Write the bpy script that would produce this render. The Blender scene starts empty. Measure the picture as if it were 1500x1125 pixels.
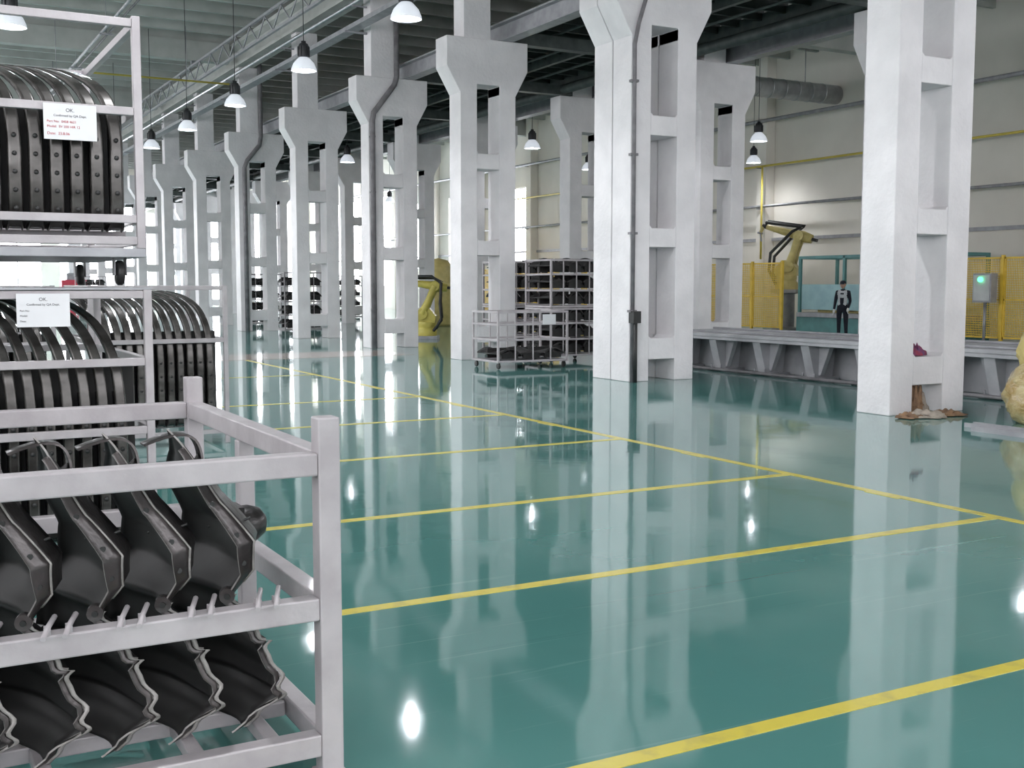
import bpy, bmesh, math, random
from mathutils import Vector, Matrix
random.seed(4)
scene=bpy.context.scene
COL=scene.collection

# ---------------------------------------------------------------- materials
def mat(name,c1,c2=None,rough=0.5,metal=0.0,scale=3.0,bump=0.0,emit=None,estr=0,coat=0.0,detail=5,stretch=None,lo=0.35,hi=0.65,bscale=None):
    m=bpy.data.materials.new(name); m.use_nodes=True
    nt=m.node_tree; N=nt.nodes; L=nt.links
    b=N['Principled BSDF']
    b.inputs['Roughness'].default_value=rough
    b.inputs['Metallic'].default_value=metal
    if coat: b.inputs['Coat Weight'].default_value=coat; b.inputs['Coat Roughness'].default_value=0.05
    if c2 is None: c2=tuple(x*0.85 for x in c1)
    tc=N.new('ShaderNodeTexCoord'); mp=N.new('ShaderNodeMapping')
    if stretch: mp.inputs['Scale'].default_value=stretch
    L.new(tc.outputs['Object'],mp.inputs['Vector'])
    no=N.new('ShaderNodeTexNoise'); no.inputs['Scale'].default_value=scale; no.inputs['Detail'].default_value=detail
    L.new(mp.outputs[0],no.inputs['Vector'])
    cr=N.new('ShaderNodeValToRGB')
    cr.color_ramp.elements[0].position=lo; cr.color_ramp.elements[1].position=hi
    cr.color_ramp.elements[0].color=(*c2,1); cr.color_ramp.elements[1].color=(*c1,1)
    L.new(no.outputs['Fac'],cr.inputs['Fac']); L.new(cr.outputs['Color'],b.inputs['Base Color'])
    if bump:
        n2=N.new('ShaderNodeTexNoise'); n2.inputs['Scale'].default_value=bscale or scale*6; n2.inputs['Detail'].default_value=4
        L.new(mp.outputs[0],n2.inputs['Vector'])
        bp=N.new('ShaderNodeBump'); bp.inputs['Strength'].default_value=bump; bp.inputs['Distance'].default_value=0.02
        L.new(n2.outputs['Fac'],bp.inputs['Height']); L.new(bp.outputs['Normal'],b.inputs['Normal'])
    if emit:
        b.inputs['Emission Color'].default_value=(*emit,1); b.inputs['Emission Strength'].default_value=estr
    return m

M_conc=mat('painted_concrete',(.76,.735,.75),(.66,.64,.655),rough=.55,scale=1.6,bump=.5,bscale=14)
M_track=mat('track_grey',(.44,.44,.46),(.33,.33,.35),rough=.55,scale=2.5,bump=.2)
M_wall=mat('wall_paint',(.84,.80,.735),(.78,.74,.68),rough=.7,scale=.7,bump=.1)
M_ceil=mat('ceiling_concrete',(.47,.48,.46),(.38,.39,.37),rough=.8,scale=1.2,bump=.1)
M_pipe=mat('conduit_grey',(.20,.19,.20),(.13,.12,.13),rough=.5,scale=5)
M_dark=mat('deck_green_dark',(.030,.040,.036),(.018,.025,.022),rough=.6,scale=4)
M_darkst=mat('deck_steel',(.07,.085,.08),(.04,.05,.05),rough=.5,scale=4)
M_steel=mat('grey_steel',(.36,.36,.38),(.28,.28,.30),rough=.45,metal=.3,scale=5)
M_galv=mat('galvanised_duct',(.55,.56,.58),(.42,.43,.45),rough=.35,metal=.7,scale=4)
M_rack=mat('rack_paint',(.43,.40,.415),(.35,.32,.335),rough=.42,scale=6,bump=.08,coat=.15)
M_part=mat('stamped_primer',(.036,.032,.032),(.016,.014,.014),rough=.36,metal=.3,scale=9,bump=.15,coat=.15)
M_partin=mat('stamped_primer_dark',(.011,.010,.010),(.006,.005,.005),rough=.55,scale=9)  # dark inner faces of parts, also the added dark backing sheets
M_lip=mat('sheared_edge',(.32,.30,.29),(.20,.19,.18),rough=.45,metal=.1,scale=20)
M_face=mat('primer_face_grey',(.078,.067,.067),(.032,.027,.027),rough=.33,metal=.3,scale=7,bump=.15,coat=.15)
M_bump=mat('bumper_beam_steel',(.10,.094,.09),(.032,.029,.027),rough=.27,metal=.5,scale=5,stretch=(1,1,2))
M_yel=mat('yellow_line',(.60,.50,.06),(.45,.38,.07),rough=.35,scale=9,coat=.3,lo=.3,hi=.5)
M_fence=mat('fence_yellow',(.80,.54,.06),(.70,.46,.05),rough=.45,scale=5)
M_robot=mat('robot_yellow',(.56,.48,.10),(.42,.36,.07),rough=.4,scale=4)
M_robotp=mat('robot_cream',(.60,.50,.20),(.46,.38,.14),rough=.4,scale=4)
M_black=mat('black_rubber',(.02,.02,.02),(.012,.012,.012),rough=.5,scale=8)
M_teal=mat('machine_teal',(.10,.27,.27),(.08,.21,.21),rough=.4,scale=3)
M_tealg=mat('machine_panel_blue',(.30,.48,.50),(.24,.40,.44),rough=.3,scale=3)
M_paper=mat('paper',(.70,.70,.72),(.66,.66,.68),rough=.8,scale=5)
M_ink=mat('ink',(.05,.05,.06),(.04,.04,.05),rough=.8)
M_redink=mat('red_ink',(.5,.05,.06),(.4,.04,.05),rough=.8)
M_navy=mat('navy_cloth',(.016,.018,.030),(.010,.011,.02),rough=.9,scale=20,bump=.2)
M_grey=mat('grey_cloth',(.55,.57,.60),(.45,.47,.50),rough=.9,scale=20,bump=.2)
M_skin=mat('skin',(.55,.33,.24),(.48,.28,.20),rough=.6,scale=10)
M_hair=mat('hair',(.03,.02,.015),(.02,.015,.01),rough=.8)
M_white=mat('white_glove',(.75,.75,.73),(.65,.65,.63),rough=.8)
M_refl=mat('lamp_reflector',(.75,.77,.80),(.66,.68,.71),rough=.3,metal=.2,emit=(.85,.9,1),estr=.5)
M_bulb=mat('lamp_bulb',(1,1,1),(1,1,1),emit=(.95,.97,1),estr=110)
M_lampb=mat('lamp_housing',(.03,.03,.035),(.02,.02,.022),rough=.5)
M_glow=mat('window_daylight',(.8,.85,.9),(.8,.85,.9),emit=(.98,.965,1),estr=4.8)  # glow for the added, unseen windows to the left and behind
M_glowfar=mat('window_daylight_far',(.8,.85,.9),(.8,.85,.9),emit=(.95,.95,1),estr=11)
M_frame=mat('window_frame',(.6,.6,.6),(.5,.5,.5),rough=.5)
M_beige=mat('aisle_beige',(.55,.43,.37),(.48,.37,.32),rough=.12,scale=2,coat=.5)
M_yp=mat('gas_pipe_yellow',(.65,.52,.10),(.55,.45,.08),rough=.5)
M_green=mat('green_indicator',(.05,.8,.3),(.05,.8,.3),emit=(.1,1,.4),estr=3)
M_cloth1=mat('rag_brown',(.30,.18,.10),(.18,.11,.07),rough=.9,scale=12,bump=.4)
M_cloth2=mat('rag_purple',(.14,.06,.16),(.3,.05,.08),rough=.9,scale=14,bump=.4)
M_cloth3=mat('rag_grey',(.42,.36,.30),(.3,.26,.22),rough=.9,scale=14,bump=.4)
M_plastic=mat('plastic_film',(.50,.42,.22),(.34,.23,.07),rough=.2,scale=5,bump=.9,coat=.6)
M_red=mat('red_panel',(.6,.06,.1),(.5,.05,.08),rough=.5)

# floor epoxy
def floor_mat():
    m=bpy.data.materials.new('floor_epoxy_teal'); m.use_nodes=True
    nt=m.node_tree;N=nt.nodes;L=nt.links;b=N['Principled BSDF']
    tc=N.new('ShaderNodeTexCoord')
    n1=N.new('ShaderNodeTexNoise'); n1.inputs['Scale'].default_value=.35; n1.inputs['Detail'].default_value=6
    L.new(tc.outputs['Object'],n1.inputs['Vector'])
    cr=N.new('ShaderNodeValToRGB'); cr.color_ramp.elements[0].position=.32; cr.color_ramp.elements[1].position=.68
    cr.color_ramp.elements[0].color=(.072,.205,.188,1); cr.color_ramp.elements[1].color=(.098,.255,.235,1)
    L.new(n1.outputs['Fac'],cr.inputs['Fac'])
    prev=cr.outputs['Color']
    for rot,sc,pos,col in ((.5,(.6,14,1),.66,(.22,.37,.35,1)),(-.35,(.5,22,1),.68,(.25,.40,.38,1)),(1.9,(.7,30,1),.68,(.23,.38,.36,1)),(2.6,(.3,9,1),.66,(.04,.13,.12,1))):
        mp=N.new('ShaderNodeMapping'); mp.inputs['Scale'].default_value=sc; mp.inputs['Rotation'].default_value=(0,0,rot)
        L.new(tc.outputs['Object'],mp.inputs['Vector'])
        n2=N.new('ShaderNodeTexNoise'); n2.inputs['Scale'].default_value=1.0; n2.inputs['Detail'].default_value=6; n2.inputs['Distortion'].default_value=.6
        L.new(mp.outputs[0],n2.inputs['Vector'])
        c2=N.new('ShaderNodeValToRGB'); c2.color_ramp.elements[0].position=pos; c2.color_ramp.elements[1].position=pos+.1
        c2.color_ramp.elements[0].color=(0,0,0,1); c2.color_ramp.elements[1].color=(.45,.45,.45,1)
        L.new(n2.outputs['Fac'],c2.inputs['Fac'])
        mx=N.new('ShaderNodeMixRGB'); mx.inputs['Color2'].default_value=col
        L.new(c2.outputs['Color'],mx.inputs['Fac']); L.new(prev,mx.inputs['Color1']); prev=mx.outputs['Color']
    L.new(prev,b.inputs['Base Color'])
    r=N.new('ShaderNodeMapRange'); r.inputs['To Min'].default_value=.03; r.inputs['To Max'].default_value=.085
    L.new(n1.outputs['Fac'],r.inputs['Value']); L.new(r.outputs[0],b.inputs['Roughness'])
    b.inputs['IOR'].default_value=2.05
    n3=N.new('ShaderNodeTexNoise'); n3.inputs['Scale'].default_value=2.2; n3.inputs['Detail'].default_value=2
    L.new(tc.outputs['Object'],n3.inputs['Vector'])
    bp=N.new('ShaderNodeBump'); bp.inputs['Strength'].default_value=.045; bp.inputs['Distance'].default_value=.02
    L.new(n3.outputs['Fac'],bp.inputs['Height']); L.new(bp.outputs['Normal'],b.inputs['Normal'])
    return m
M_floor=floor_mat()

# ---------------------------------------------------------------- mesh builder
class MB:
    def __init__(s): s.v=[];s.f=[];s.m=[];s.sm=[];s.mats=[]
    def mi(s,m):
        if m not in s.mats: s.mats.append(m)
        return s.mats.index(m)
    def add(s,vs,fs,m,smooth=False,T=None):
        o=len(s.v)
        for p in vs:
            p=Vector(p)
            if T is not None: p=T@p
            s.v.append(tuple(p))
        k=s.mi(m)
        for f in fs: s.f.append([i+o for i in f]); s.m.append(k); s.sm.append(smooth)
    def box(s,x0,x1,y0,y1,z0,z1,m,T=None):
        vs=[(x,y,z) for z in (z0,z1) for y in (y0,y1) for x in (x0,x1)]
        fs=[(0,2,3,1),(4,5,7,6),(0,1,5,4),(2,6,7,3),(0,4,6,2),(1,3,7,5)]
        s.add(vs,fs,m,T=T)
    def prism(s,poly,a0,a1,m,axis='y'):
        n=len(poly)
        def P(p,a):
            return {'y':(p[0],a,p[1]),'x':(a,p[0],p[1]),'z':(p[0],p[1],a)}[axis]
        vs=[P(p,a0) for p in poly]+[P(p,a1) for p in poly]
        fs=[list(range(n)),list(range(2*n-1,n-1,-1))]+[(i,(i+1)%n,n+(i+1)%n,n+i) for i in range(n)]
        s.add(vs,fs,m)
    def tube(s,pts,r,m,seg=10,smooth=True):
        pts=[Vector(p) for p in pts]; n=len(pts)
        rs=r if isinstance(r,(list,tuple)) else [r]*n
        vs=[];up=None
        for i,p in enumerate(pts):
            t=(pts[min(i+1,n-1)]-pts[max(i-1,0)]).normalized()
            if up is None: up=Vector((0,0,1)) if abs(t.z)<.9 else Vector((1,0,0))
            a=t.cross(up).normalized(); b=a.cross(t).normalized(); up=b
            for k in range(seg):
                an=2*math.pi*k/seg
                vs.append(p+(a*math.cos(an)+b*math.sin(an))*rs[i])
        fs=[]
        for i in range(n-1):
            for k in range(seg):
                fs.append((i*seg+k,i*seg+(k+1)%seg,(i+1)*seg+(k+1)%seg,(i+1)*seg+k))
        s.add(vs,fs,m,smooth)
        o=len(s.v)-len(vs); k=s.mi(m)
        s.f.append([o+i for i in range(seg)][::-1]); s.m.append(k); s.sm.append(False)
        s.f.append([o+(n-1)*seg+i for i in range(seg)]); s.m.append(k); s.sm.append(False)
    def lathe(s,prof,c,m,seg=20,closed=False,T=None):
        vs=[];n=len(prof)
        for r,z in prof:
            for k in range(seg):
                a=2*math.pi*k/seg; vs.append((c[0]+r*math.cos(a),c[1]+r*math.sin(a),c[2]+z))
        fs=[(i*seg+k,i*seg+(k+1)%seg,(i+1)*seg+(k+1)%seg,(i+1)*seg+k) for i in range(n-1) for k in range(seg)]
        s.add(vs,fs,m,True,T)
    def ell(s,c,r,m,nu=12,nv=16,fn=None,R=None):
        vs=[];
        for i in range(nu+1):
            th=math.pi*i/nu
            for k in range(nv):
                ph=2*math.pi*k/nv
                p=Vector((math.sin(th)*math.cos(ph),math.sin(th)*math.sin(ph),math.cos(th)))
                if fn: p=fn(p)
                p=Vector((p.x*r[0],p.y*r[1],p.z*r[2]))
                if R is not None: p=R@p
                vs.append(p+Vector(c))
        fs=[(i*nv+k,i*nv+(k+1)%nv,(i+1)*nv+(k+1)%nv,(i+1)*nv+k) for i in range(nu) for k in range(nv)]
        s.add(vs,fs,m,True)
    def shell(s,fn,nu,nv,th,m1,m2=None,edge=None):
        m2=m2 or m1; edge=edge or m1
        P=[[Vector(fn(i/nu,j/nv)) for j in range(nv+1)] for i in range(nu+1)]
        Q=[]
        for i in range(nu+1):
            row=[]
            for j in range(nv+1):
                a=P[min(i+1,nu)][j]-P[max(i-1,0)][j]; b=P[i][min(j+1,nv)]-P[i][max(j-1,0)]
                nn=a.cross(b); nn=nn.normalized() if nn.length>1e-9 else Vector((1,0,0))
                row.append(P[i][j]+nn*th)
            Q.append(row)
        w=nv+1
        vs=[p for r in P for p in r]; o=len(vs); vs+=[p for r in Q for p in r]
        f1=[(i*w+j,i*w+j+1,(i+1)*w+j+1,(i+1)*w+j) for i in range(nu) for j in range(nv)]
        f2=[tuple(o+x for x in f[::-1]) for f in f1]
        be=[]
        for i in range(nu):
            for j in (0,nv):
                a=i*w+j;b=(i+1)*w+j; be.append((a,b,b+o,a+o))
        for j in range(nv):
            for i in (0,nu):
                a=i*w+j;b=a+1; be.append((a,b,b+o,a+o))
        n0=len(s.v); s.add(vs,[],m1)
        for fs,m,sm in ((f1,m1,True),(f2,m2,True),(be,edge,False)):
            k=s.mi(m)
            for f in fs: s.f.append([x+n0 for x in f]); s.m.append(k); s.sm.append(sm)
    def obj(s,name,bevel=0,parent=None,recalc=True):
        me=bpy.data.meshes.new(name); me.from_pydata(s.v,[],s.f)
        for m in s.mats: me.materials.append(m)
        me.polygons.foreach_set('material_index',s.m); me.polygons.foreach_set('use_smooth',s.sm)
        if recalc:
            bm=bmesh.new(); bm.from_mesh(me); bmesh.ops.recalc_face_normals(bm,faces=bm.faces); bm.to_mesh(me); bm.free()
        me.update()
        ob=bpy.data.objects.new(name,me); COL.objects.link(ob)
        if bevel:
            b=ob.modifiers.new('bevel','BEVEL'); b.width=bevel; b.segments=2; b.limit_method='ANGLE'; b.angle_limit=math.radians(50)
        if parent: ob.parent=parent
        return ob

def interp(keys,vals,u):
    for i in range(len(keys)-1):
        if u<=keys[i+1]:
            t=(u-keys[i])/(keys[i+1]-keys[i]); t=t*t*(3-2*t)
            return vals[i]*(1-t)+vals[i+1]*t
    return vals[-1]

# ---------------------------------------------------------------- hall dims
XL,XR,YB,YF,H=-10.0,30.0,-8.0,88.0,10.4
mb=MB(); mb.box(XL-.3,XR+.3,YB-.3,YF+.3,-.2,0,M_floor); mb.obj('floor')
mb=MB(); mb.box(2.2,10.9,24.6,26.6,.0,.003,M_beige); mb.obj('floor_walkway')
mb=MB()
w=.042;z0,z1=0,.003
X1=6.87
mb.box(X1-w,X1+w,-1,24.5,z0,z1,M_yel)
for y in (3.17,5.34,7.45,10.05,12.65,15.3,20.0,.95):
    mb.box(.2,X1-w,y-w,y+w,z0,z1,M_yel)
for y in (4.4,6.4,8.8,11.6,14,17):
    mb.box(X1-w-.035,X1-w,y-.22,y+.12,z0,z1,M_yel)
mb.obj('floor_line_marking')

WN=0
def win_wall(name,axis,pos,thick,a0,a1,wins,z0,z1,mglow,mull=1.5):
    global WN
    mb=MB()
    def bx(b0,b1,c0,c1,m,p0=pos,p1=pos+thick):
        lo,hi=min(p0,p1),max(p0,p1)
        if axis=='y': mb.box(lo,hi,b0,b1,c0,c1,m)
        else: mb.box(b0,b1,lo,hi,c0,c1,m)
    cur=a0
    for (b0,b1,c0,c1) in wins:
        if b0>cur: bx(cur,b0,z0,z1,M_wall)
        bx(b0,b1,z0,c0,M_wall); bx(b0,b1,c1,z1,M_wall); cur=b1
    if cur<a1: bx(cur,a1,z0,z1,M_wall)
    mb.obj(name)
    for (b0,b1,c0,c1) in wins:
        WN+=1
        mb=MB(); s=1 if thick>0 else -1
        def b2(b0,b1,c0,c1,m,o0,o1):
            lo,hi=sorted((pos+s*o0,pos+s*o1))
            if axis=='y': mb.box(lo,hi,b0,b1,c0,c1,m)
            else: mb.box(b0,b1,lo,hi,c0,c1,m)
        b2(b0,b1,c0,c1,mglow,.12,.14)
        n=max(1,int((b1-b0)/mull))
        for i in range(n+1):
            x=b0+(b1-b0)*i/n; b2(max(b0,x-.04),min(b1,x+.04),c0,c1,M_frame,.04,.11)
        for z in (c0+.03,(c0+c1)/2,c1-.03): b2(b0,b1,z-.03,z+.03,M_frame,.05,.10)
        mb.obj('window_%d'%WN)
win_wall('wall_left','y',XL,-.3,YB,YF,[(-6+12*i,4+12*i,3.0,8.6) for i in range(8)],0,H,M_glow)  # unseen glowing windows, added to light the column faces
win_wall('wall_back','x',YB,-.3,XL,XR,[(-8,0,2.5,8.8),(2,10,2.5,8.8),(12,20,2.5,8.8),(21,29,2.5,8.8)],0,H,M_glow)  # windows behind the camera, unseen, added as fill light
win_wall('wall_front','x',YF,.3,XL,XR,[(2,10,.3,8.4),(11.2,17.4,.3,8.4),(18.2,23.4,.3,8.4),(24,29.4,.3,8.4)],0,H,M_glowfar)
win_wall('wall_right','y',XR,.3,YB,YF,[(2,10,5.2,8.2),(52,56.5,2.6,6.8),(58,62.5,2.6,6.8),(64,68.5,2.6,6.8),(70,85,1.5,7.6)],0,H,M_glowfar)
mb=MB()
for y in [16+6*i for i in range(12)]:
    mb.box(29.55,29.99,y-.25,y+.25,.0,H-.01,M_wall)
mb.obj('wall_pilaster',bevel=.01)
mb=MB(); mb.box(29.9,30-.001,YB+.1,YF-.1,3.3,3.42,M_steel); mb.obj('trim_1')

# ceiling
mb=MB(); mb.box(XL-.3,XR+.3,YB-.3,YF+.3,H,H+.2,M_ceil)
y=YB+.6
while y<YF:
    mb.box(XL,XR,y-.07,y+.07,H-.38,H,M_ceil); y+=1.5
mb.obj('ceiling')
mb=MB()
for y in (4.6,16.6,28.6,40.6,52.6,64.6,76.6):
    mb.box(XL+.02,10.95,y-.2,y+.2,9.35,H-.39,M_ceil)
    mb.box(18.7,XR-.02,y-.2,y+.2,9.35,H-.39,M_ceil)
mb.obj('roof_girder')
mb=MB()
for x in (11.0,17.6):
    mb.prism([(x,9.15),(x+.6,9.15),(x+.6,9.25),(x+.38,9.32),(x+.38,9.8),(x+.6,9.88),(x+.6,10.0),(x,10.0),(x,9.88),(x+.22,9.8),(x+.22,9.32),(x,9.25)],YB+.05,YF-.05,M_ceil)
mb.obj('longitudinal_roof_beam')
mb=MB()
xt=9.7
for z in (8.55,9.15):
    mb.box(xt-.04,xt+.04,YB+.1,YF-.1,z,z+.07,M_steel)
y=YB+.3;k=0
while y<YF-1.2:
    a,b=(8.62,9.15) if k%2==0 else (9.15,8.62)
    mb.tube([(xt,y,a),(xt,y+.75,b)],.022,M_steel,6); y+=.75;k+=1
for y in (4.6,16.6,28.6,40.6,52.6,64.6,76.6): mb.box(xt-.05,xt+.05,y-.06,y+.06,9.22,9.35,M_steel)
mb.obj('lattice_girder')

# ---------------------------------------------------------------- concrete columns
W,D=1.35,.55; LEG=.40
def column(x,yf,twin=False,name='concrete_column',top=9.15):
    mb=MB()
    def one(y0):
        y1=y0+D
        mb.box(x,x+LEG,y0,y1,0,5.95,M_conc); mb.box(x+W-LEG,x+W,y0,y1,0,5.95,M_conc)
        for a,b in ((.37,.73),(2.28,2.60),(4.15,4.48)):
            mb.prism([(x+LEG,a),(x+W-LEG,a),(x+W-LEG,b+.05),(x+W-LEG-.05,b),(x+LEG+.05,b),(x+LEG,b+.05)],y0+.004,y1-.004,M_conc)
        mb.prism([(x,5.75),(x+LEG,5.75),(x+LEG,5.95),(x+W-LEG,5.95),(x+W-LEG,5.75),(x+W,5.75),(x+W+.30,6.3),(x+W+.30,6.92),(x-.32,6.92),(x-.32,6.3)],y0-.003,y1+.003,M_conc)
        mb.box(x+.1,x+.75,y0+.03,y1-.03,6.92,top,M_conc)
    one(yf)
    if twin: one(yf+D+.03)
    return mb.obj(name,bevel=.012)
Y1=[10.18,15.90,22.3,27.6,33.5,39.8,45.9,51.9,57.9,63.9,69.9,75.9,81.9]
for i,y in enumerate(Y1): column(11.0,y,twin=(i==1))
Y2=[10.4,16.2,21.9,27.8,33.8,39.8,45.8,51.8,57.8,63.8,69.8,75.8,81.8]
for y in Y2: column(17.15,y)
column(11.0,4.4); column(17.15,4.4)

mb=MB()
for x in (12.0,17.92):
    mb.box(x,x+.3,YB+.1,YF-.1,6.925,6.95,M_steel); mb.box(x+.13,x+.17,YB+.1,YF-.1,6.95,7.3,M_steel); mb.box(x,x+.3,YB+.1,YF-.1,7.3,7.33,M_steel)
mb.obj('crane_girder')
mb=MB()
mb.box(12.9,17.0,YB+.2,YF-.2,7.62,7.7,M_dark)
y=YB+.6
while y<YF-.4:
    mb.box(12.9,17.0,y-.04,y+.04,7.35,7.62,M_dark); y+=.75
for x in (12.9,15.1,17.0): mb.box(x-.06,x+.06,YB+.2,YF-.2,7.2,7.5,M_darkst)
for x in (13.6,14.6,16.0): mb.tube([(x,YB+.2,7.28),(x,YF-.2,7.28)],.035,M_darkst,8)
mb.tube([(16.9,YB+.2,7.08),(16.9,YF-.2,7.08)],.13,M_darkst,12)
for y in Y1:
    mb.box(12.35,17.2,y+.15,y+.4,6.93,7.2,M_darkst)
mb.obj('mezzanine_deck')
mb=MB()
mb.box(10.55,10.85,YB+.2,YF-.2,8.05,8.07,M_steel); mb.box(10.55,10.57,YB+.2,YF-.2,8.07,8.16,M_steel); mb.box(10.83,10.85,YB+.2,YF-.2,8.07,8.16,M_steel)
for i in range(4): mb.tube([(10.6+i*.06,YB+.2,8.1),(10.6+i*.06,YF-.2,8.1)],.02,M_pipe,6)
for y in Y1: mb.box(10.5,11.098,y+.25,y+.3,8.0,8.05,M_steel)
mb.obj('cable_tray')
mb=MB()
mb.tube([(10.75,YB+.2,8.75),(10.75,YF-.2,8.75)],.06,M_galv,10)
for y in Y1: mb.box(10.7,11.098,y+.25,y+.29,8.66,8.7,M_steel)
mb.obj('compressed_air_pipe')
mb=MB()
mb.tube([(6.0,YB+.2,9.1),(6.0,YF-.2,9.1)],.045,M_steel,8); mb.tube([(6.2,YB+.2,9.1),(6.2,YF-.2,9.1)],.03,M_pipe,8)
for y in range(-6,86,6): mb.box(5.9,6.3,y-.02,y+.02,9.0,9.05,M_steel); mb.tube([(6.1,y,9.05),(6.1,y,10.38)],.012,M_steel,6)
mb.obj('sprinkler_pipe')
mb=MB()
mb.tube([(XL+.1,38.5,8.3),(10.4,38.5,8.3)],.03,M_yp,8)
for x in (-6,-2,2,5,9): mb.tube([(x,38.5,8.3),(x,38.5,10.05)],.012,M_steel,6)
mb.obj('overhead_gas_pipe')

def conduit(pts,r=.04,clips=()):
    mb=MB(); mb.tube(pts,r,M_pipe,10)
    for c in clips:
        mb.box(c[0]-.07,c[0]+.07,c[1]-.03,c[1]+.06,c[2]-.02,c[2]+.02,M_pipe)
    mb.obj('conduit_pipe')
yb=15.90
conduit([(11.02,yb-.06,0),(11.02,yb-.06,5.2),(11.02,yb-.06,5.6),(11.1,yb-.06,5.95),(11.25,yb-.06,6.4),(11.25,yb-.06,9.1)],.035,[(11.02,yb-.06,z) for z in (1.2,2.5,3.8,5.0)])
mb=MB(); mb.tube([(11.02,yb-.15,0),(11.02,yb-.15,1.0)],.035,M_black,10); mb.box(10.97,11.12,yb-.17,yb-.02,1.0,1.2,M_black); mb.obj('conduit_pipe')
yd=27.6
conduit([(11.08,yd-.07,0),(11.08,yd-.07,5.8),(11.12,yd-.07,6.0),(11.7,yd-.07,6.75),(11.76,yd-.07,6.95),(11.76,yd-.07,10.0)],.07,[(11.08,yd-.07,z) for z in (1,2.5,4,5.4)])
yf_=39.8
conduit([(11.2,yf_-.08,0),(11.2,yf_-.08,5.7),(11.3,yf_-.08,5.95),(11.75,yf_-.08,6.5),(11.8,yf_-.08,6.8),(11.8,yf_-.08,9.0),(11.8,yf_-.08,10.0)],.075)

# ---------------------------------------------------------------- high bay lamps
def lamp(x,y,z=6.15,power=430,light=True,R=.27):
    mb=MB()
    prof=[(R,0),(R*.97,.05),(R*.8,.16),(R*.5,.25),(.10,.28),(.085,.28),(R*.47,.235),(R*.76,.15),(R*.93,.05),(R*.96,0),(R,0)]
    mb.lathe(prof,(x,y,z),M_refl,24)
    mb.lathe([(0,.28),(.10,.28),(.115,.32),(.115,.50),(.09,.56),(.05,.58),(.05,.62),(0,.62)],(x,y,z),M_lampb,16)
    for a in range(8):
        an=a*math.pi/4; mb.box(-.006,.006,.10,.135,.3,.5,M_lampb,T=Matrix.Translation((x,y,z))@Matrix.Rotation(an,4,'Z'))
    mb.ell((x,y,z+.11),(.08,.08,.10),M_bulb,8,12)
    mb.tube([(x,y,z+.6),(x,y,7.19 if 12.9<x<17 else 10.03)],.009,M_lampb,6)
    ob=mb.obj('high_bay_lamp')
    if light:
        l=bpy.data.lights.new('lamp_light','SPOT'); l.energy=power; l.spot_size=math.radians(150); l.spot_blend=.8; l.shadow_soft_size=.09; l.color=(.95,.97,1)
        lo=bpy.data.objects.new('lamp_light',l); COL.objects.link(lo); lo.location=(x,y,z-.03); lo.parent=ob
for y in (12.6,18.3,23.7,29.1,34.3,39.4,46,52,58,64): lamp(8.0,y)
for y in (22.2,34,46,58): lamp(2.15,y)
for y in (5,12,): lamp(2.15,y)
for x,y in ((18.9,33),(24.3,38),(24.2,28),(28.3,33.0),(24.2,18),(24.3,48),(15.1,20.5),(15.1,40),(15.1,65),(19.2,66),(19.2,60),(19.2,48),(24.3,58)): lamp(x,y,6.1,power=190)

# ---------------------------------------------------------------- stillage racks
def frame(mb,x0,x1,y0,y1,z0,z1,levels,t=.05,ext=0,m=M_rack,mids=(),legs=0):
    for x in (x0,x1-t):
        for y in (y0,y1-t): mb.box(x,x+t,y,y+t,z0,z1+ext,m)
    for z in levels:
        mb.box(x0+t,x1-t,y0+.004,y0+t-.004,z,z+t,m); mb.box(x0+t,x1-t,y1-t+.004,y1-.004,z,z+t,m)
        mb.box(x0+.004,x0+t-.004,y0+t,y1-t,z,z+t,m); mb.box(x1-t+.004,x1-.004,y0+t,y1-t,z,z+t,m)

mb=MB()
fx0,fx1,fy0,fy1=-.35,1.285,3.50,5.40; t=.075
frame(mb,fx0,fx1,fy0,fy1,0.0,1.10,(.09,.55,1.03),t=t,ext=.12)
mb.box(fx1-t,fx1-.01,4.46,4.52,.165,1.03,M_rack)
for y in (3.9,4.45,4.9): mb.box(fx0+t,fx1-t,y,y+.06,.095,.15,M_rack)
for x in (.35,.8,1.05): mb.box(x,x+.05,fy0+t,fy1-t,.10,.145,M_rack)
for (a,b) in ((fx1-t,fy0),(fx1-t,fy1-t)):
    mb.box(a-.012,a+t+.012,b-.012,b+t+.012,.0,.03,M_rack)
rack1=mb.obj('parts_stillage_rack',bevel=.006)
mb=MB()
for x in (.20,.41,.62,.83,1.04):
    for dx in (-.03,.03):
        mb.tube([(x+dx-.02,fy0-.04,.63),(x+dx,fy0+.02,.645),(x+dx+.03,fy0+.10,.655)],.0085,M_rack,8)
        mb.box(x+dx-.008,x+dx+.008,fy0+.01,fy0+.05,.62,.645,M_rack)
mb.obj('support_pins',parent=rack1)
KU=[0,.10,.22,.34,.44,.52,.68,.86,1]
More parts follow.
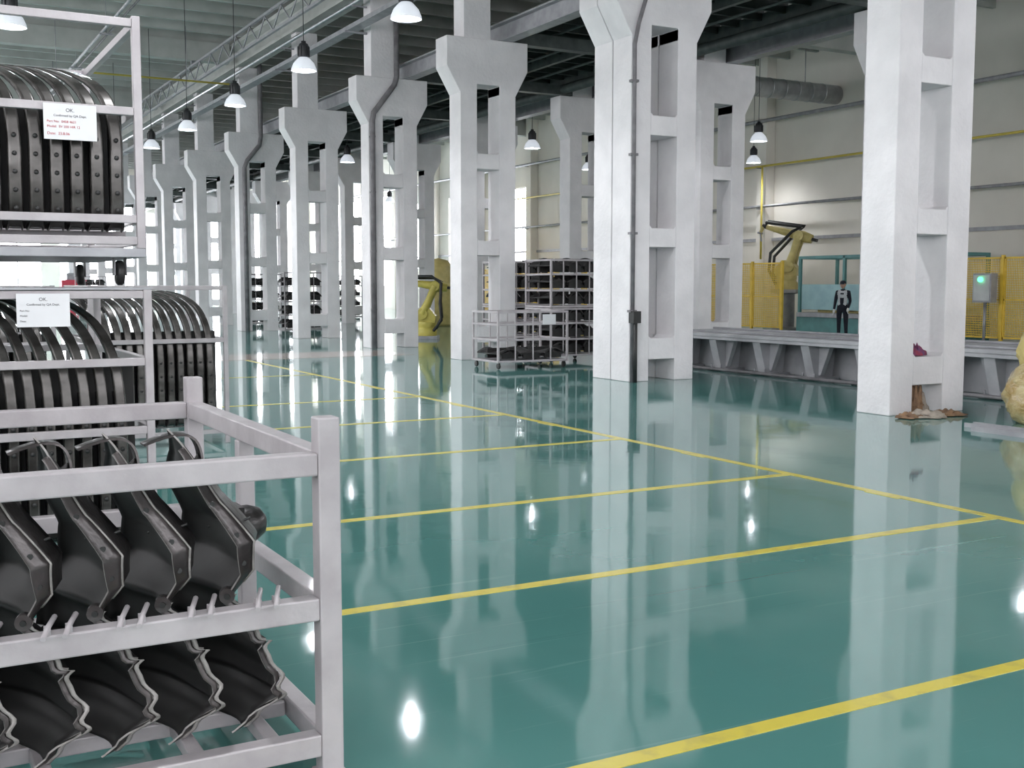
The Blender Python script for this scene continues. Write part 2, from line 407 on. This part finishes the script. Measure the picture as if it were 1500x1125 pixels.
def panel(mb,xr,last=False):
    Zk=[1.11,1.03,.93,.80,.70,.61,.45,.27,.155]
    Xk=[-.24,-.20,-.15,-.05,-.05,-.11,-.02,.035,-.09]
    Yk=[.16,.10,.05,.02,.05,.10,.05,.02,.08]
    Wk=[.03,.05,.09,.12,.13,.16,.23,.27,.15]
    Dk=[.10,.25,.42,.46,.44,.42,.42,.44,.26]
    def base(u):
        sc=(.012*math.sin(u*66)+.006*math.sin(u*121)) if u>.5 else .003*math.sin(u*30)
        return (xr+interp(KU,Xk,u)+sc, 3.66+interp(KU,Yk,u), interp(KU,Zk,u),interp(KU,Wk,u),interp(KU,Dk,u))
    def fn(u,v):
        x,y,z,w,d=base(u)
        rib=.010*math.sin(v*9)*math.sin(u*14)
        return (x-w*(v**1.5)+rib, y+d*math.sin(v*math.pi/2), z+.05*v*(1-u)+.10*v*v*(u>.5)*(u-.5))
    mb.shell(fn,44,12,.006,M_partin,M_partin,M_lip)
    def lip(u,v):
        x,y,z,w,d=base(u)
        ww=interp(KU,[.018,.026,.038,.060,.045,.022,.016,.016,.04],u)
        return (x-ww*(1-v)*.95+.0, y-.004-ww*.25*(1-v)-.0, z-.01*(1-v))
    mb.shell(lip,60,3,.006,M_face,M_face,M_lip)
    def lip2(u,v):
        x,y,z,w,d=base(.52+.48*u)
        return (x+.003+.014*v, y-.012, z)
    mb.shell(lip2,50,1,.004,M_lip)
    def lip3(u,v):
        x,y,z,w,d=base(.10+.38*u)
        return (x+.001+.007*v, y-.010, z)
    mb.shell(lip3,30,1,.003,M_lip)
    def flange(u,v):
        x,y,z,w,d=base(.05+u*.47)
        return (x+.002+.05*v, y-.004+.15*v+.02*math.sin(u*9)*v, z)
    mb.shell(flange,16,4,.005,M_part)
    for u in (.20,.30,.40):
        p=Vector(lip(u,.45)); mb.tube([p+Vector((-.004,-.010,0)),p+Vector((0,.004,0))],.009,M_black,10)
    for u,v in ((.15,.3),(.22,.7),(.3,.15),(.38,.6),(.6,.1),(.72,.35)):
        p=Vector(fn(u,v)); mb.tube([p,p+Vector((.055,-.035,.025))],.0050,M_black,6)
    p=Vector(base(.52)[:3]); mb.tube([p+Vector((-.02,-.03,0)),p+Vector((-.01,.01,.0))],.026,M_face,12); mb.tube([p+Vector((-.022,-.034,0)),p+Vector((-.02,-.03,.0))],.010,M_black,10)
    q=Vector((xr-.16,3.86,.98))
    mb.shell(lambda u,v:(q.x-.02*u-.17*u*u*u+.012*math.sin(u*3), q.y+.07*v+.05*u, q.z+.18*math.sin(u*2.1)-.02*u),14,3,.008,M_part,M_part,M_face)
mb=MB()
for xr in (.04,.25,.46,.67,.88,1.09): panel(mb,xr)
mb.lathe([(.075,0),(.07,.05),(.05,.09),(.02,.105),(0,.11)],(0,0,0),M_part,18,T=Matrix.Translation((1.11,4.12,.76))@Matrix.Rotation(math.radians(80),4,'Y'))
mb.box(1.01,1.12,4.06,4.18,.68,.84,M_part)
mb.obj('wheelhouse_panels',parent=rack1)

def strap(mb,pts,x,w,th,m,sweep=.5):
    n=len(pts)
    def cr(P,t):
        k=min(int(t*(n-1)),n-2); f=t*(n-1)-k
        p0=P[max(k-1,0)];p1=P[k];p2=P[k+1];p3=P[min(k+2,n-1)]
        return [.5*((2*b)+(-a+c)*f+(2*a-5*b+4*c-d)*f*f+(-a+3*b-3*c+d)*f**3) for a,b,c,d in zip(p0,p1,p2,p3)]
    def fn(u,v):
        dx,y,z=cr(pts,u); e=abs(v-.5)*2
        h=-.016 if e>.8 else 0
        return (x+dx*sweep+(v-.5)*w, y-h, z+h)
    mb.shell(fn,34,8,th,m,M_partin,M_lip)
def beam_rack(name,x0,x1,y0,y1,z0,z1,levels,xs,wheels=False,t=.045,ztop=None,sweep=1.0,sw=.075):
    mb=MB(); frame(mb,x0,x1,y0,y1,z0,z1,levels,t=t)
    for y in (y0+.35,y1-.4): mb.box(x0+t,x1-t,y,y+.04,levels[0]+.045,levels[0]+.085,M_rack)
    if wheels:
        mb.box(x0,x1,y0+.002,y1-.002,z0-.05,z0,M_steel)
        for x in (x0+.12,x1-.12):
            for y in (y0+.15,y1-.15):
                T=Matrix.Translation((x,y,z0-.05-.085))@Matrix.Rotation(math.pi/2,4,'Y')
                mb.lathe([(0,-.02),(.062,-.02),(.07,-.012),(.07,.012),(.062,.02),(0,.02)],(0,0,0),M_black,18,T=T)
                mb.box(x-.035,x-.028,y-.04,y+.04,z0-.15,z0-.05,M_steel); mb.box(x+.028,x+.035,y-.04,y+.04,z0-.15,z0-.05,M_steel)
    ob=mb.obj(name,bevel=.004)
    b=levels[0]+.09; zt=(ztop or z1-.03); h=zt-b; mb=MB()
    for i,x in enumerate(xs):
        j=random.uniform(-.008,.008)
        pts=[(0,y0+.30,b+.03),(0,y0+.18,b+.0),(0,y0+.10,b+.08),(-.0,y0+.08,b+.30*h),(-.0,y0+.09,b+.55*h),(-.03,y0+.14,b+.74*h),(-.11,y0+.27,b+.87*h),(-.24,y0+.48,b+.95*h),(-.42,y0+.80,b+.995*h),(-.62,y0+1.15,b+1.0*h),(-.80,y0+1.5,b+.97*h)]
        pts=[(p[0],p[1]+j,p[2]) for p in pts]
        strap(mb,pts,x,sw,.006,M_bump,sweep)
        for k in range(5):
            z=b+.10+k*.10*h
            mb.lathe([(0,0),(.013,0),(.013,.004),(0,.004)],(0,0,0),M_black,10,T=Matrix.Translation((x,y0+.080+j+.0,z))@Matrix.Rotation(math.pi/2,4,'X'))
        mb.box(x-.025,x+.025,y0+.15,y0+.22,b+.06,b+.60*h,M_partin)
    mb.box(x0+.06,x1-.06,y0+.30,y0+.32,b,b+.70*h,M_partin)  # dark backing sheet added to keep the gaps between straps black
    mb.obj('bumper_beams',parent=ob)
    return ob
r_low=beam_rack('bumper_beam_rack',-.2,1.33,6.65,8.45,0,1.62,(.10,.80,1.19,1.57),[.02+.095*i for i in range(13)],ztop=1.60,sw=.062,sweep=.8)
r_up=beam_rack('bumper_beam_rack',-.2,1.30,6.62,8.42,1.85,3.12,(1.87,1.99,2.58,3.06),[.12+.105*i for i in range(11)],wheels=True,ztop=2.93)
mb=MB(); mb.box(-.2,1.33,6.65,8.45,1.6205,1.632,M_steel); mb.obj('top_plate',parent=r_low)
r_b=beam_rack('bumper_beam_rack',1.75,3.12,11.8,13.5,0,1.64,(.10,1.05,1.59),[1.85+.1*i for i in range(12)],ztop=1.58,sweep=.6)
r_c=beam_rack('bumper_beam_rack',.1,1.45,11.8,13.5,0,1.64,(.10,1.05,1.59),[.2+.1*i for i in range(12)],ztop=1.58,sweep=.6)
r_d=beam_rack('bumper_beam_rack',.1,1.45,14.3,16.0,0,1.64,(.10,1.05,1.59),[.2+.1*i for i in range(12)],ztop=1.58,sweep=.6)

def paper(x,y,z,w,h,lines,parent):
    mb=MB(); mb.box(x,x+w,y-.004,y,z,z+h,M_paper)
    p=mb.obj('paper_label')
    for s,rx,rz,size,m in lines:
        c=bpy.data.curves.new('label_text','FONT'); c.body=s; c.size=size; c.align_x='CENTER' if rx==.5 else 'LEFT'; c.extrude=.0004
        o=bpy.data.objects.new('label_text',c); COL.objects.link(o); c.materials.append(m)
        o.rotation_euler=(math.pi/2,0,0); o.location=(x+w*rx,y-.0046,z+h*rz); o.parent=p
    return p
L1=[('OK.',.5,.78,.026,M_ink),('Confirmed by QA Dept.',.5,.64,.017,M_ink),('Part No:  0458 4621',.06,.47,.018,M_redink),('Model:  SV 200 HIR 12',.06,.33,.018,M_redink),('Date:  23.8.06',.06,.13,.020,M_redink)]
L2=[('OK.',.5,.78,.026,M_ink),('Confirmed by QA Dept.',.5,.64,.017,M_ink),('Part No:',.06,.46,.014,M_ink),('Model:',.06,.31,.014,M_ink),('Date:',.06,.15,.014,M_ink)]
paper(.785,6.615,2.425,.27,.19,L1,None)
paper(.62,6.645,1.42,.27,.18,L2,None)

def lumpy(mb,x0,x1,y0,y1,z,h,n):
    for i in range(n):
        x=x0+(x1-x0)*(i+.5)/n; w=(x1-x0)/n*.9; ph=random.random()*6
        def fn(u,v,x=x,w=w,ph=ph):
            return (x-w/2+w*u+.02*math.sin(v*7+ph), y0+(y1-y0)*v, z+h*(.35+.5*math.sin(u*math.pi)*(.6+.4*math.sin(v*5+ph))))
        mb.shell(fn,8,10,.02,M_part,M_partin)
        mb.box(x-w*.42,x+w*.42,y0+.02,y0+.06,z,z+h*.5,M_partin)
        mb.box(x-w*.48,x+w*.48,y0+.55,y0+.58,z,z+h*.86,M_partin)  # not a part: dark back sheet added so the cage interior reads dark
        mb.tube([(x-w*.4,y0+.1,z+h*.2),(x,y0+.06,z+h*.6),(x+w*.4,y0+.12,z+h*.25)],.035,M_part,8)
def mid_rack(x0,x1,y0,y1,h,levels,wheels,z0=0,fill=(0,),fh=.22):
    mb=MB(); b=z0+(.13 if wheels else 0)
    frame(mb,x0,x1,y0,y1,b,b+h,[b+l for l in levels],t=.04)
    for k in range(1,4):
        x=x0+(x1-x0)*k/4; mb.box(x-.012,x+.012,y0+.01,y0+.03,b+levels[0],b+levels[-1],M_rack); mb.box(x-.012,x+.012,y1-.03,y1-.01,b+levels[0],b+levels[-1],M_rack)
    mb.box(x0+.03,x1-.03,y0+.03,y1-.03,b+levels[0]+.01,b+levels[0]+.03,M_steel)
    if wheels:
        for x in (x0+.06,x1-.06):
            for y in (y0+.08,y1-.08):
                mb.lathe([(0,-.02),(.058,-.02),(.064,0),(.058,.02),(0,.02)],(0,0,0),M_black,14,T=Matrix.Translation((x,y,z0+.065))@Matrix.Rotation(math.pi/2,4,'Y'))
                mb.box(x-.03,x+.03,y-.03,y+.03,z0+.115,b,M_steel)
    o=mb.obj('parts_cage_trolley',bevel=.003)
    mb=MB()
    for l in fill: lumpy(mb,x0+.06,x1-.06,y0+.06,y1-.06,b+l+.05,fh,3)
    mb.obj('stacked_parts',parent=o)
    return o
mid_rack(10.35,11.95,19.4,20.5,1.0,(.0,.42,.72,.96),True,fill=(0.02,))
paper(11.35,19.395,.86,.3,.2,[],None)
for (x,y) in ((12.25,20.6),(12.42,22.95)):
    mid_rack(x,x+1.3,y,y+1.1,1.02,(.0,.34,.68,.98),True,fill=(.02,.36,.70),fh=.34)
    mid_rack(x,x+1.3,y,y+1.1,1.02,(.0,.34,.68,.98),False,z0=1.16,fill=(.02,.36,.70),fh=.34)
for x,y in ((12.7,40.2),(13.4,47.5),(20.4,44),(20,55),(9.3,66)):
    mid_rack(x,x+1.5,y,y+1.1,2.1,(.0,.5,1.0,1.55,2.05),False,fill=(.02,.52,1.02,1.55),fh=.36)

# ---------------------------------------------------------------- concrete track bench
mb=MB()
tx0,tx1,ty0,ty1=13.8,15.6,3.0,19.0
mb.box(tx0,tx1,ty0,ty1,.60,.72,M_track)
mb.box(tx0+.25,tx0+.33,ty0,ty1,.72,.76,M_steel); mb.box(tx1-.33,tx1-.25,ty0,ty1,.72,.76,M_steel)
mb.box(tx0-.02,tx0-.001,ty0,ty1,.66,.72,M_track)
y=ty0+.5
while y<ty1-.3:
    mb.prism([(tx0+.22,.0),(tx0+.62,.0),(tx0+.7,.60),(tx0+.05,.60)],y-.10,y+.10,M_track)
    mb.prism([(tx1-.62,.0),(tx1-.22,.0),(tx1-.05,.60),(tx1-.7,.60)],y-.10,y+.10,M_track)
    mb.prism([(y-.36,.60),(y+.36,.60),(y+.30,.45),(y+.14,.08),(y-.14,.08),(y-.30,.45)],tx0+.30,tx0+.40,M_track,axis='x')
    mb.box(tx0+.1,tx0+.7,y-.2,y+.2,.0,.05,M_steel)
    for dy in (-.14,.14): mb.tube([(tx0+.16,y+dy,.05),(tx0+.16,y+dy,.12)],.02,M_steel,8)
    y+=1.25
mb.box(tx0+.75,tx0+.85,ty0,ty1,0,.59,M_track)
mb.tube([(tx0+.05,ty0,.04),(tx0+.05,ty1,.04)],.03,M_pipe,8)
mb.obj('concrete_track_bench',bevel=.01)

# ---------------------------------------------------------------- fences
def fence(y0,y1,x=27.0,n=None):
    mb=MB(); n=n or max(1,round((y1-y0)/1.5)); st=(y1-y0)/n
    for i in range(n+1):
        y=y0+i*st; mb.box(x-.04,x+.04,y-.04,y+.04,0,2.45,M_fence); mb.box(x-.1,x+.1,y-.08,y+.08,0,.015,M_fence)
    for i in range(n):
        a=y0+i*st+.05;b=y0+(i+1)*st-.05
        for z in (.15,1.2,2.35): mb.box(x-.02,x+.02,a,b,z,z+.05,M_fence)
        mb.box(x-.02,x+.02,a,a+.04,.15,2.4,M_fence); mb.box(x-.02,x+.02,b-.04,b,.15,2.4,M_fence)
        k=a+.08
        while k<b-.05: mb.box(x-.005,x+.005,k-.009,k+.009,.2,2.35,M_fence); k+=.055
        z=.25
        while z<2.3: mb.box(x-.004,x+.004,a,b,z-.009,z+.009,M_fence); z+=.065
    return mb.obj('safety_fence')
fence(29.9,56); fence(12,22.6)
mb=MB()
mb.box(26.55,26.8,21.1,21.7,1.15,1.95,M_steel); mb.box(26.52,26.55,21.15,21.65,1.2,1.9,M_frame)
mb.tube([(26.51,21.4,1.78),(26.45,21.4,1.78)],.07,M_green,14)
mb.tube([(26.7,21.4,0),(26.7,21.4,1.16)],.04,M_steel,8); mb.box(26.55,26.85,21.25,21.55,0,.02,M_steel)
mb.obj('control_box')

mb=MB()
X0,X1_,Ya,Yb=27.4,29.2,23.2,29.6
mb.box(X0,X1_,Ya,Yb,.0,.55,M_teal); mb.box(X0-.1,X1_,Ya+.1,Yb-.1,.55,.7,M_steel)
for y in (Ya+.05,Ya+2.1,Ya+4.2,Yb-.15):
    for x in (X0,X1_-.1): mb.box(x,x+.1,y,y+.1,.55,2.6,M_teal)
for z in (2.5,): 
    mb.box(X0+.1,X1_-.1,Ya+.05,Ya+.15,z,z+.1,M_teal); mb.box(X0+.1,X1_-.1,Yb-.15,Yb-.05,z,z+.1,M_teal)
    mb.box(X0,X0+.1,Ya+.15,Yb-.15,z,z+.1,M_teal); mb.box(X1_-.1,X1_,Ya+.15,Yb-.15,z,z+.1,M_teal)
mb.box(X0+.03,X0+.06,Ya+2.2,Yb-.2,.8,1.65,M_tealg); mb.box(X0+.4,X1_-.3,Ya+.6,Yb-.6,.7,1.15,M_robotp)
mb.box(X0+.02,X0+.05,Ya+.2,Ya+2.1,.8,1.2,M_tealg)
mb.obj('press_machine',bevel=.01)

def robot(x,y,z,rot,m,s=1.0,m2=None,pose=0,name='industrial_robot'):
    mb=MB(); m2=m2 or M_black
    if z>.3:
        q=-z/s; mb.lathe([(0,q),(.5,q),(.5,q+.1),(.3,q+.14),(.3,-.05),(.42,-.02),(.42,0),(0,0)],(0,0,0),M_steel,20)
    mb.box(-.45,.45,-.45,.45,0,.12,M_steel)
    mb.lathe([(0,.12),(.40,.12),(.40,.35),(.34,.42),(.36,.5),(.36,.62),(.0,.62)],(0,0,0),m,24)
    mb.prism([(-.35,.6),(.4,.6),(.42,.85),(.2,1.15),(-.12,1.15),(-.38,.85)],-.26,.26,m)
    mb.tube([(.12,-.34,.92),(.12,.34,.92)],.2,m,18)
    if pose==0: e=Vector((-.35,0,1.95)); wv=Vector((.75,0,2.1))
    else: e=Vector((.45,0,2.0)); wv=Vector((-.75,0,2.35))
    sh=Vector((.12,0,.92))
    for yy in (-.2,.2):
        o=Vector((0,yy,0)); mb.tube([sh+o,(sh+e)/2+o,e+o],[.17,.12,.14],m,14)
    mb.tube([e+Vector((0,-.3,0)),e+Vector((0,.3,0))],.18,m,18)
    back=(e-wv).normalized()
    mb.tube([e+back*.45,e+back*.1,e-back*.25,wv],[.15,.21,.15,.09],m,16)
    for yy in (-.1,0,.1): mb.tube([e+back*.45+Vector((0,yy,0)),e+back*.62+Vector((0,yy,0))],.055,m2,10)
    mb.tube([wv,wv-back*.16],[.085,.07],m2,12)
    dn=Vector((-back.x*.25,0,-.5)); mb.tube([wv-back*.12,wv-back*.12+dn*.5],[.07,.06],m,12)
    g=wv-back*.12+dn*.5
    mb.tube([g+Vector((0,-.25,0)),g+Vector((0,.25,0))],.04,M_steel,8); mb.tube([g,g+Vector((.05,0,-.3))],.03,M_steel,8)
    mb.tube([(-.3,.3,.3),(-.6,.35,.7),(-.55,.35,1.3),e+Vector((-.25,.33,.1)),e+Vector((.1,.3,.35)),wv+Vector((0,.12,.2)),wv],.055,m2,8)
    mb.tube([(-.3,-.3,.3),(-.55,-.35,.8),(-.5,-.35,1.4),e+Vector((-.2,-.33,.15)),e+Vector((.1,-.25,.3)),wv+Vector((0,-.12,.15)),wv],.055,m2,8)
    ob=mb.obj(name,bevel=.008)
    ob.location=(x,y,z); ob.rotation_euler=(0,0,rot); ob.scale=(s,s,s)
    return ob
robot(14.4,31.6,0,2.6,M_robot,.82,pose=0)
mb=MB()
mb.lathe([(0,0),(.55,0),(.62,.1),(.65,1.9),(.6,2.3),(.4,2.6),(0,2.7)],(19.5,41.6,.0),M_robotp,24); mb.obj('storage_tank')
robot(28.2,31.0,1.35,-1.0,M_robotp,1.0,pose=1)
robot(28.6,45,0,-2.0,M_robot,1,pose=0); robot(28.6,40,0,-2.6,M_robotp,1,pose=1); robot(28.6,17.5,0,-2.6,M_robot,1,pose=1)

mb=MB()
def wr(p): 
    k=1+.07*math.sin(p.x*9+p.z*6)+.06*math.sin(p.y*11+p.z*13)+.03*math.sin(p.z*31+p.x*17)
    return Vector((p.x*k*(1.0-.25*max(0,p.z)),p.y*k,p.z if p.z>-.8 else -.8))
cx,cy=11.98,8.8
mb.ell((cx,cy,.34),(.38,.38,.43),M_plastic,24,32,fn=wr)
mb.ell((cx+.1,cy+.05,.85),(.27,.27,.36),M_robotp,18,24,fn=wr)
mb.tube([(cx+.05,cy,1.0),(cx+.15,cy-.05,1.35),(cx+.55,cy-.1,1.5)],[.16,.14,.11],M_robotp,16)
mb.ell((cx+.15,cy-.05,1.35),(.18,.18,.18),M_plastic,12,16,fn=wr)
mb.tube([(cx-.2,cy-.3,.02),(cx-.25,cy-.1,.4),(cx-.05,cy,.8)],.03,M_black,8)
mb.obj('wrapped_robot')
mb=MB()
for i,(x,l) in enumerate(((10.7,2.1),(10.95,2.3))):
    y0=6.6+i*.1
    mb.box(x,x+.16,y0,y0+l,.0,.012,M_steel); mb.box(x,x+.012,y0,y0+l,.012,.05,M_steel); mb.box(x+.148,x+.16,y0,y0+l,.012,.05,M_steel)
mb.obj('steel_channel')

def rag(cx,cy,z,s,m,name,sd,flat=.12):
    rnd=random.Random(sd); a=[rnd.uniform(0,6) for _ in range(6)]
    mb=MB()
    def fn(p):
        k=1+.25*math.sin(p.x*4+a[0])*math.sin(p.y*5+a[1])+.14*math.sin(p.x*11+a[2]+p.y*9)
        z=p.z*(1+.4*math.sin(p.x*9+a[3])+.3*math.sin(p.y*12+a[4])) if p.z>0 else p.z*.1
        return Vector((p.x*k,p.y*k,z))
    mb.ell((cx,cy,z+.01),(s,s*.8,flat),m,20,32,fn=fn); return mb
mb=rag(11.3,9.88,0,.28,M_cloth3,'',1,.06)
for (x,y,s,m,sd,h) in ((11.7,9.89,.22,M_cloth1,2,.05),(11.05,9.89,.16,M_cloth1,3,.05),(11.7,10.38,.15,M_cloth3,5,.25),(11.6,10.31,.11,M_cloth1,8,.28)):
    o=rag(x,y,0,s,m,'',sd,h); off=len(mb.v); mb.v+=o.v; k=mb.mi(m)
    mb.f+=[[i+off for i in f] for f in o.f]; mb.m+=[k]*len(o.f); mb.sm+=[True]*len(o.f)
mb.obj('rag_pile')
o=rag(11.6,10.33,.735,.12,M_cloth2,'',7,.10); o.obj('cleaning_cloth')

mb=MB()
mb.tube([(29.35,14,6.1),(29.35,60,6.1)],.04,M_yp,8); mb.tube([(29.25,33.6,6.1),(29.25,33.6,2.6)],.04,M_yp,8)
for y in range(16,60,6): mb.box(29.31,29.549,y-.02,y+.02,6.04,6.08,M_steel)
mb.obj('gas_pipe')
mb=MB()
mb.tube([(18.6,30.6,8.35),(29.98,30.6,8.35)],.33,M_galv,20)
x=19
while x<29.8: mb.tube([(x,30.6,8.35),(x+.05,30.6,8.35)],.345,M_galv,20); x+=.6
for x in (20.5,24.5,28.5): mb.tube([(x,30.6,8.6),(x,30.6,10.03)],.015,M_steel,6)
mb.obj('ventilation_duct')
mb=MB()
mb.tube([(29.4,20.6,4.6),(29.4,80,4.6)],.05,M_steel,8)
for y in range(22,80,6): mb.box(29.36,29.549,y-.02,y+.02,4.5,4.56,M_steel)
mb.obj('heating_pipe')
mb=MB()
mb.tube([(29.4,20.6,7.8),(29.4,80,7.8)],.07,M_steel,8)
for y in range(22,80,6): mb.box(29.36,29.549,y-.02,y+.02,7.7,7.75,M_steel)
mb.obj('water_pipe')
mb=MB()
for y in (19.7,20.15): mb.box(29.55,29.6,y-.02,y+.02,0,8.6,M_pipe)
z=.3
while z<8.5: mb.box(29.56,29.59,19.72,20.13,z-.012,z+.012,M_pipe); z+=.3
z=3
while z<8.5:
    mb.tube([(29.55,19.7,z),(29.1,19.65,z),(28.95,19.92,z),(29.1,20.2,z),(29.55,20.15,z)],.012,M_pipe,6); z+=.6
for y,zz in ((19.65,3),(20.2,3)): mb.tube([(29.1,y,3),(29.1,y,8.4)],.012,M_pipe,6)
for z in (1,4,7.5): 
    for y in (19.7,20.15): mb.box(29.59,29.995,y-.02,y+.02,z-.02,z+.02,M_pipe)
mb.obj('caged_ladder')
mb=MB()
mb.box(9.0,10.4,70,71.2,.0,1.9,M_red); mb.box(9.1,10.3,69.97,70,.4,1.6,M_frame); mb.box(9.3,10.1,70.2,71,1.9,2.3,M_steel); mb.obj('red_cabinet',bevel=.02)

# ---------------------------------------------------------------- worker
def skinned(verts,edges,radii,root=0,sub=2):
    me=bpy.data.meshes.new('sk'); me.from_pydata(verts,edges,[]); ob=bpy.data.objects.new('sk',me); COL.objects.link(ob)
    sk=ob.modifiers.new('s','SKIN'); sk.use_smooth_shade=True
    for i,r in enumerate(radii):
        rr=r if isinstance(r,tuple) else (r,r)
        me.skin_vertices[0].data[i].radius=rr; me.skin_vertices[0].data[i].use_root=(i==root)
    ss=ob.modifiers.new('ss','SUBSURF'); ss.levels=sub; ss.render_levels=sub
    bpy.context.view_layer.update()
    dg=bpy.context.evaluated_depsgraph_get()
    nm=bpy.data.meshes.new_from_object(ob.evaluated_get(dg)); bpy.data.objects.remove(ob); return nm
def worker(loc,rot):
    E=bpy.data.objects.new('factory_worker',None); COL.objects.link(E); E.location=loc; E.rotation_euler=(0,0,rot)
    V=[(0,0,.95),(0,.0,1.10),(0,.01,1.28),(0,.015,1.42),(0,.0,1.50),
       (.10,0,.88),(.115,-.02,.50),(.12,.02,.10),(.13,-.10,.05),
       (-.10,0,.88),(-.11,.03,.50),(-.13,.10,.11),(-.14,-.02,.05),
       (.17,.015,1.41),(.22,.03,1.14),(.20,-.12,.92),
       (-.17,.015,1.41),(-.23,.04,1.14),(-.24,-.06,.88)]
    Ed=[(0,1),(1,2),(2,3),(3,4),(0,5),(5,6),(6,7),(7,8),(0,9),(9,10),(10,11),(11,12),(3,13),(13,14),(14,15),(3,16),(16,17),(17,18)]
    R=[(.15,.11),(.14,.105),(.165,.115),(.13,.10),(.055,.055),(.095,.095),(.068,.068),(.05,.05),(.042,.035),(.095,.095),(.068,.068),(.05,.05),(.042,.035),
       (.07,.07),(.05,.05),(.036,.036),(.07,.07),(.05,.05),(.036,.036)]
    me=skinned(V,Ed,R)
    me.materials.clear()
    for m in (M_navy,M_grey,M_skin,M_black): me.materials.append(m)
    for p in me.polygons:
        c=p.center
        k=0
        if c.z>1.02 and abs(c.x)<.14: k=1
        if 1.02<c.z<1.40 and abs(c.x)<.03: k=0
        if c.z>1.475 and abs(c.x)<.09: k=2
        if c.z<.085: k=3
        p.material_index=k
    o=bpy.data.objects.new('body',me); COL.objects.link(o); o.parent=E
    mb=MB()
    def hf(p):
        x,y,z=p
        if z<0: x*=1-.28*z*z; y*=1-.12*z*z
        if y<-.6 and abs(x)<.3 and -.35<z<.12: y-=.20*(1-abs(x)/.3)*(1-abs(z+.12)/.25 if abs(z+.12)<.25 else 0)
        if y<-.5 and -.75<z<-.55: y-=.06
        return Vector((x,y,z))
    mb.ell((0,-.02,1.63),(.078,.098,.118),M_skin,24,28,fn=hf)
    for sx in (-1,1):
        mb.ell((sx*.079,.0,1.625),(.012,.02,.032),M_skin,8,10)
        mb.ell((sx*.03,-.108,1.645),(.012,.008,.007),M_white,6,8); mb.ell((sx*.03,-.1145,1.645),(.005,.004,.005),M_black,6,8)
        mb.box(sx*.03-.015,sx*.03+.015,-.118,-.105,1.662,1.668,M_hair)
    mb.ell((0,-.108,1.575),(.024,.008,.006),M_cloth2,6,10)
    mb.ell((0,.015,1.655),(.083,.09,.09),M_hair,12,20)
    mb.obj('head',parent=E)
    mb=MB()
    mb.ell((0,-.005,1.695),(.090,.108,.075),M_navy,12,24,fn=lambda p:Vector((p.x,p.y,max(p.z,-.15))))
    mb.shell(lambda u,v:((u-.5)*.15,-.09-.10*v*(1-(2*u-1)**2*.5),1.69-.03*v-.012*(2*u-1)**2),10,6,.006,M_navy)
    mb.obj('cap',parent=E)
    mb=MB(); mb.lathe([(.062,0),(.07,.03),(.062,.05),(.056,.045),(.058,.0)],(0,0,1.455),M_navy,16); mb.obj('collar',parent=E)
    for sx,w,d in ((1,Vector((.20,-.12,.92)),Vector((-.05,-.35,-.9))),(-1,Vector((-.24,-.06,.88)),Vector((0,-.25,-.97)))):
        d=d.normalized(); side=Vector((0,1,0)).cross(d).normalized(); fw=side.cross(d).normalized()
        mb=MB()
        mb.tube([w-d*.01,w+d*.03,w+d*.07,w+d*.10],[.030,.036,.038,.032],M_white,12)
        for i,(ln) in enumerate((.065,.078,.072,.055)):
            s0=w+d*.09+fw*((i-1.5)*.019); c=-side*sx*.02
            mb.tube([s0,s0+d*ln*.45+c*.3,s0+d*ln*.8+c*1.0,s0+d*ln+c*1.7],[.0105,.0100,.0095,.006],M_white,8)
        th=w+d*.03-fw*.03
        mb.tube([th,th-fw*.02+d*.03,th-fw*.02+d*.065-side*sx*.01],[.014,.012,.008],M_white,8)
        mb.obj('gloved_hand',parent=E)
    return E
worker((25.55,25.6,0),math.radians(-60))

# ---------------------------------------------------------------- world / camera
wd=bpy.data.worlds.new('World'); scene.world=wd; wd.use_nodes=True
wd.node_tree.nodes['Background'].inputs[0].default_value=(.75,.85,1,1); wd.node_tree.nodes['Background'].inputs[1].default_value=1.0
cam=bpy.data.cameras.new('Camera'); co=bpy.data.objects.new('Camera',cam); COL.objects.link(co)
co.location=(0,0,1.65); co.rotation_euler=(math.radians(85.0),0,math.radians(-28.8))
cam.sensor_width=36; cam.lens=40.06; cam.clip_end=300
scene.camera=co
scene.view_settings.view_transform='Standard'
scene.view_settings.exposure=0.1
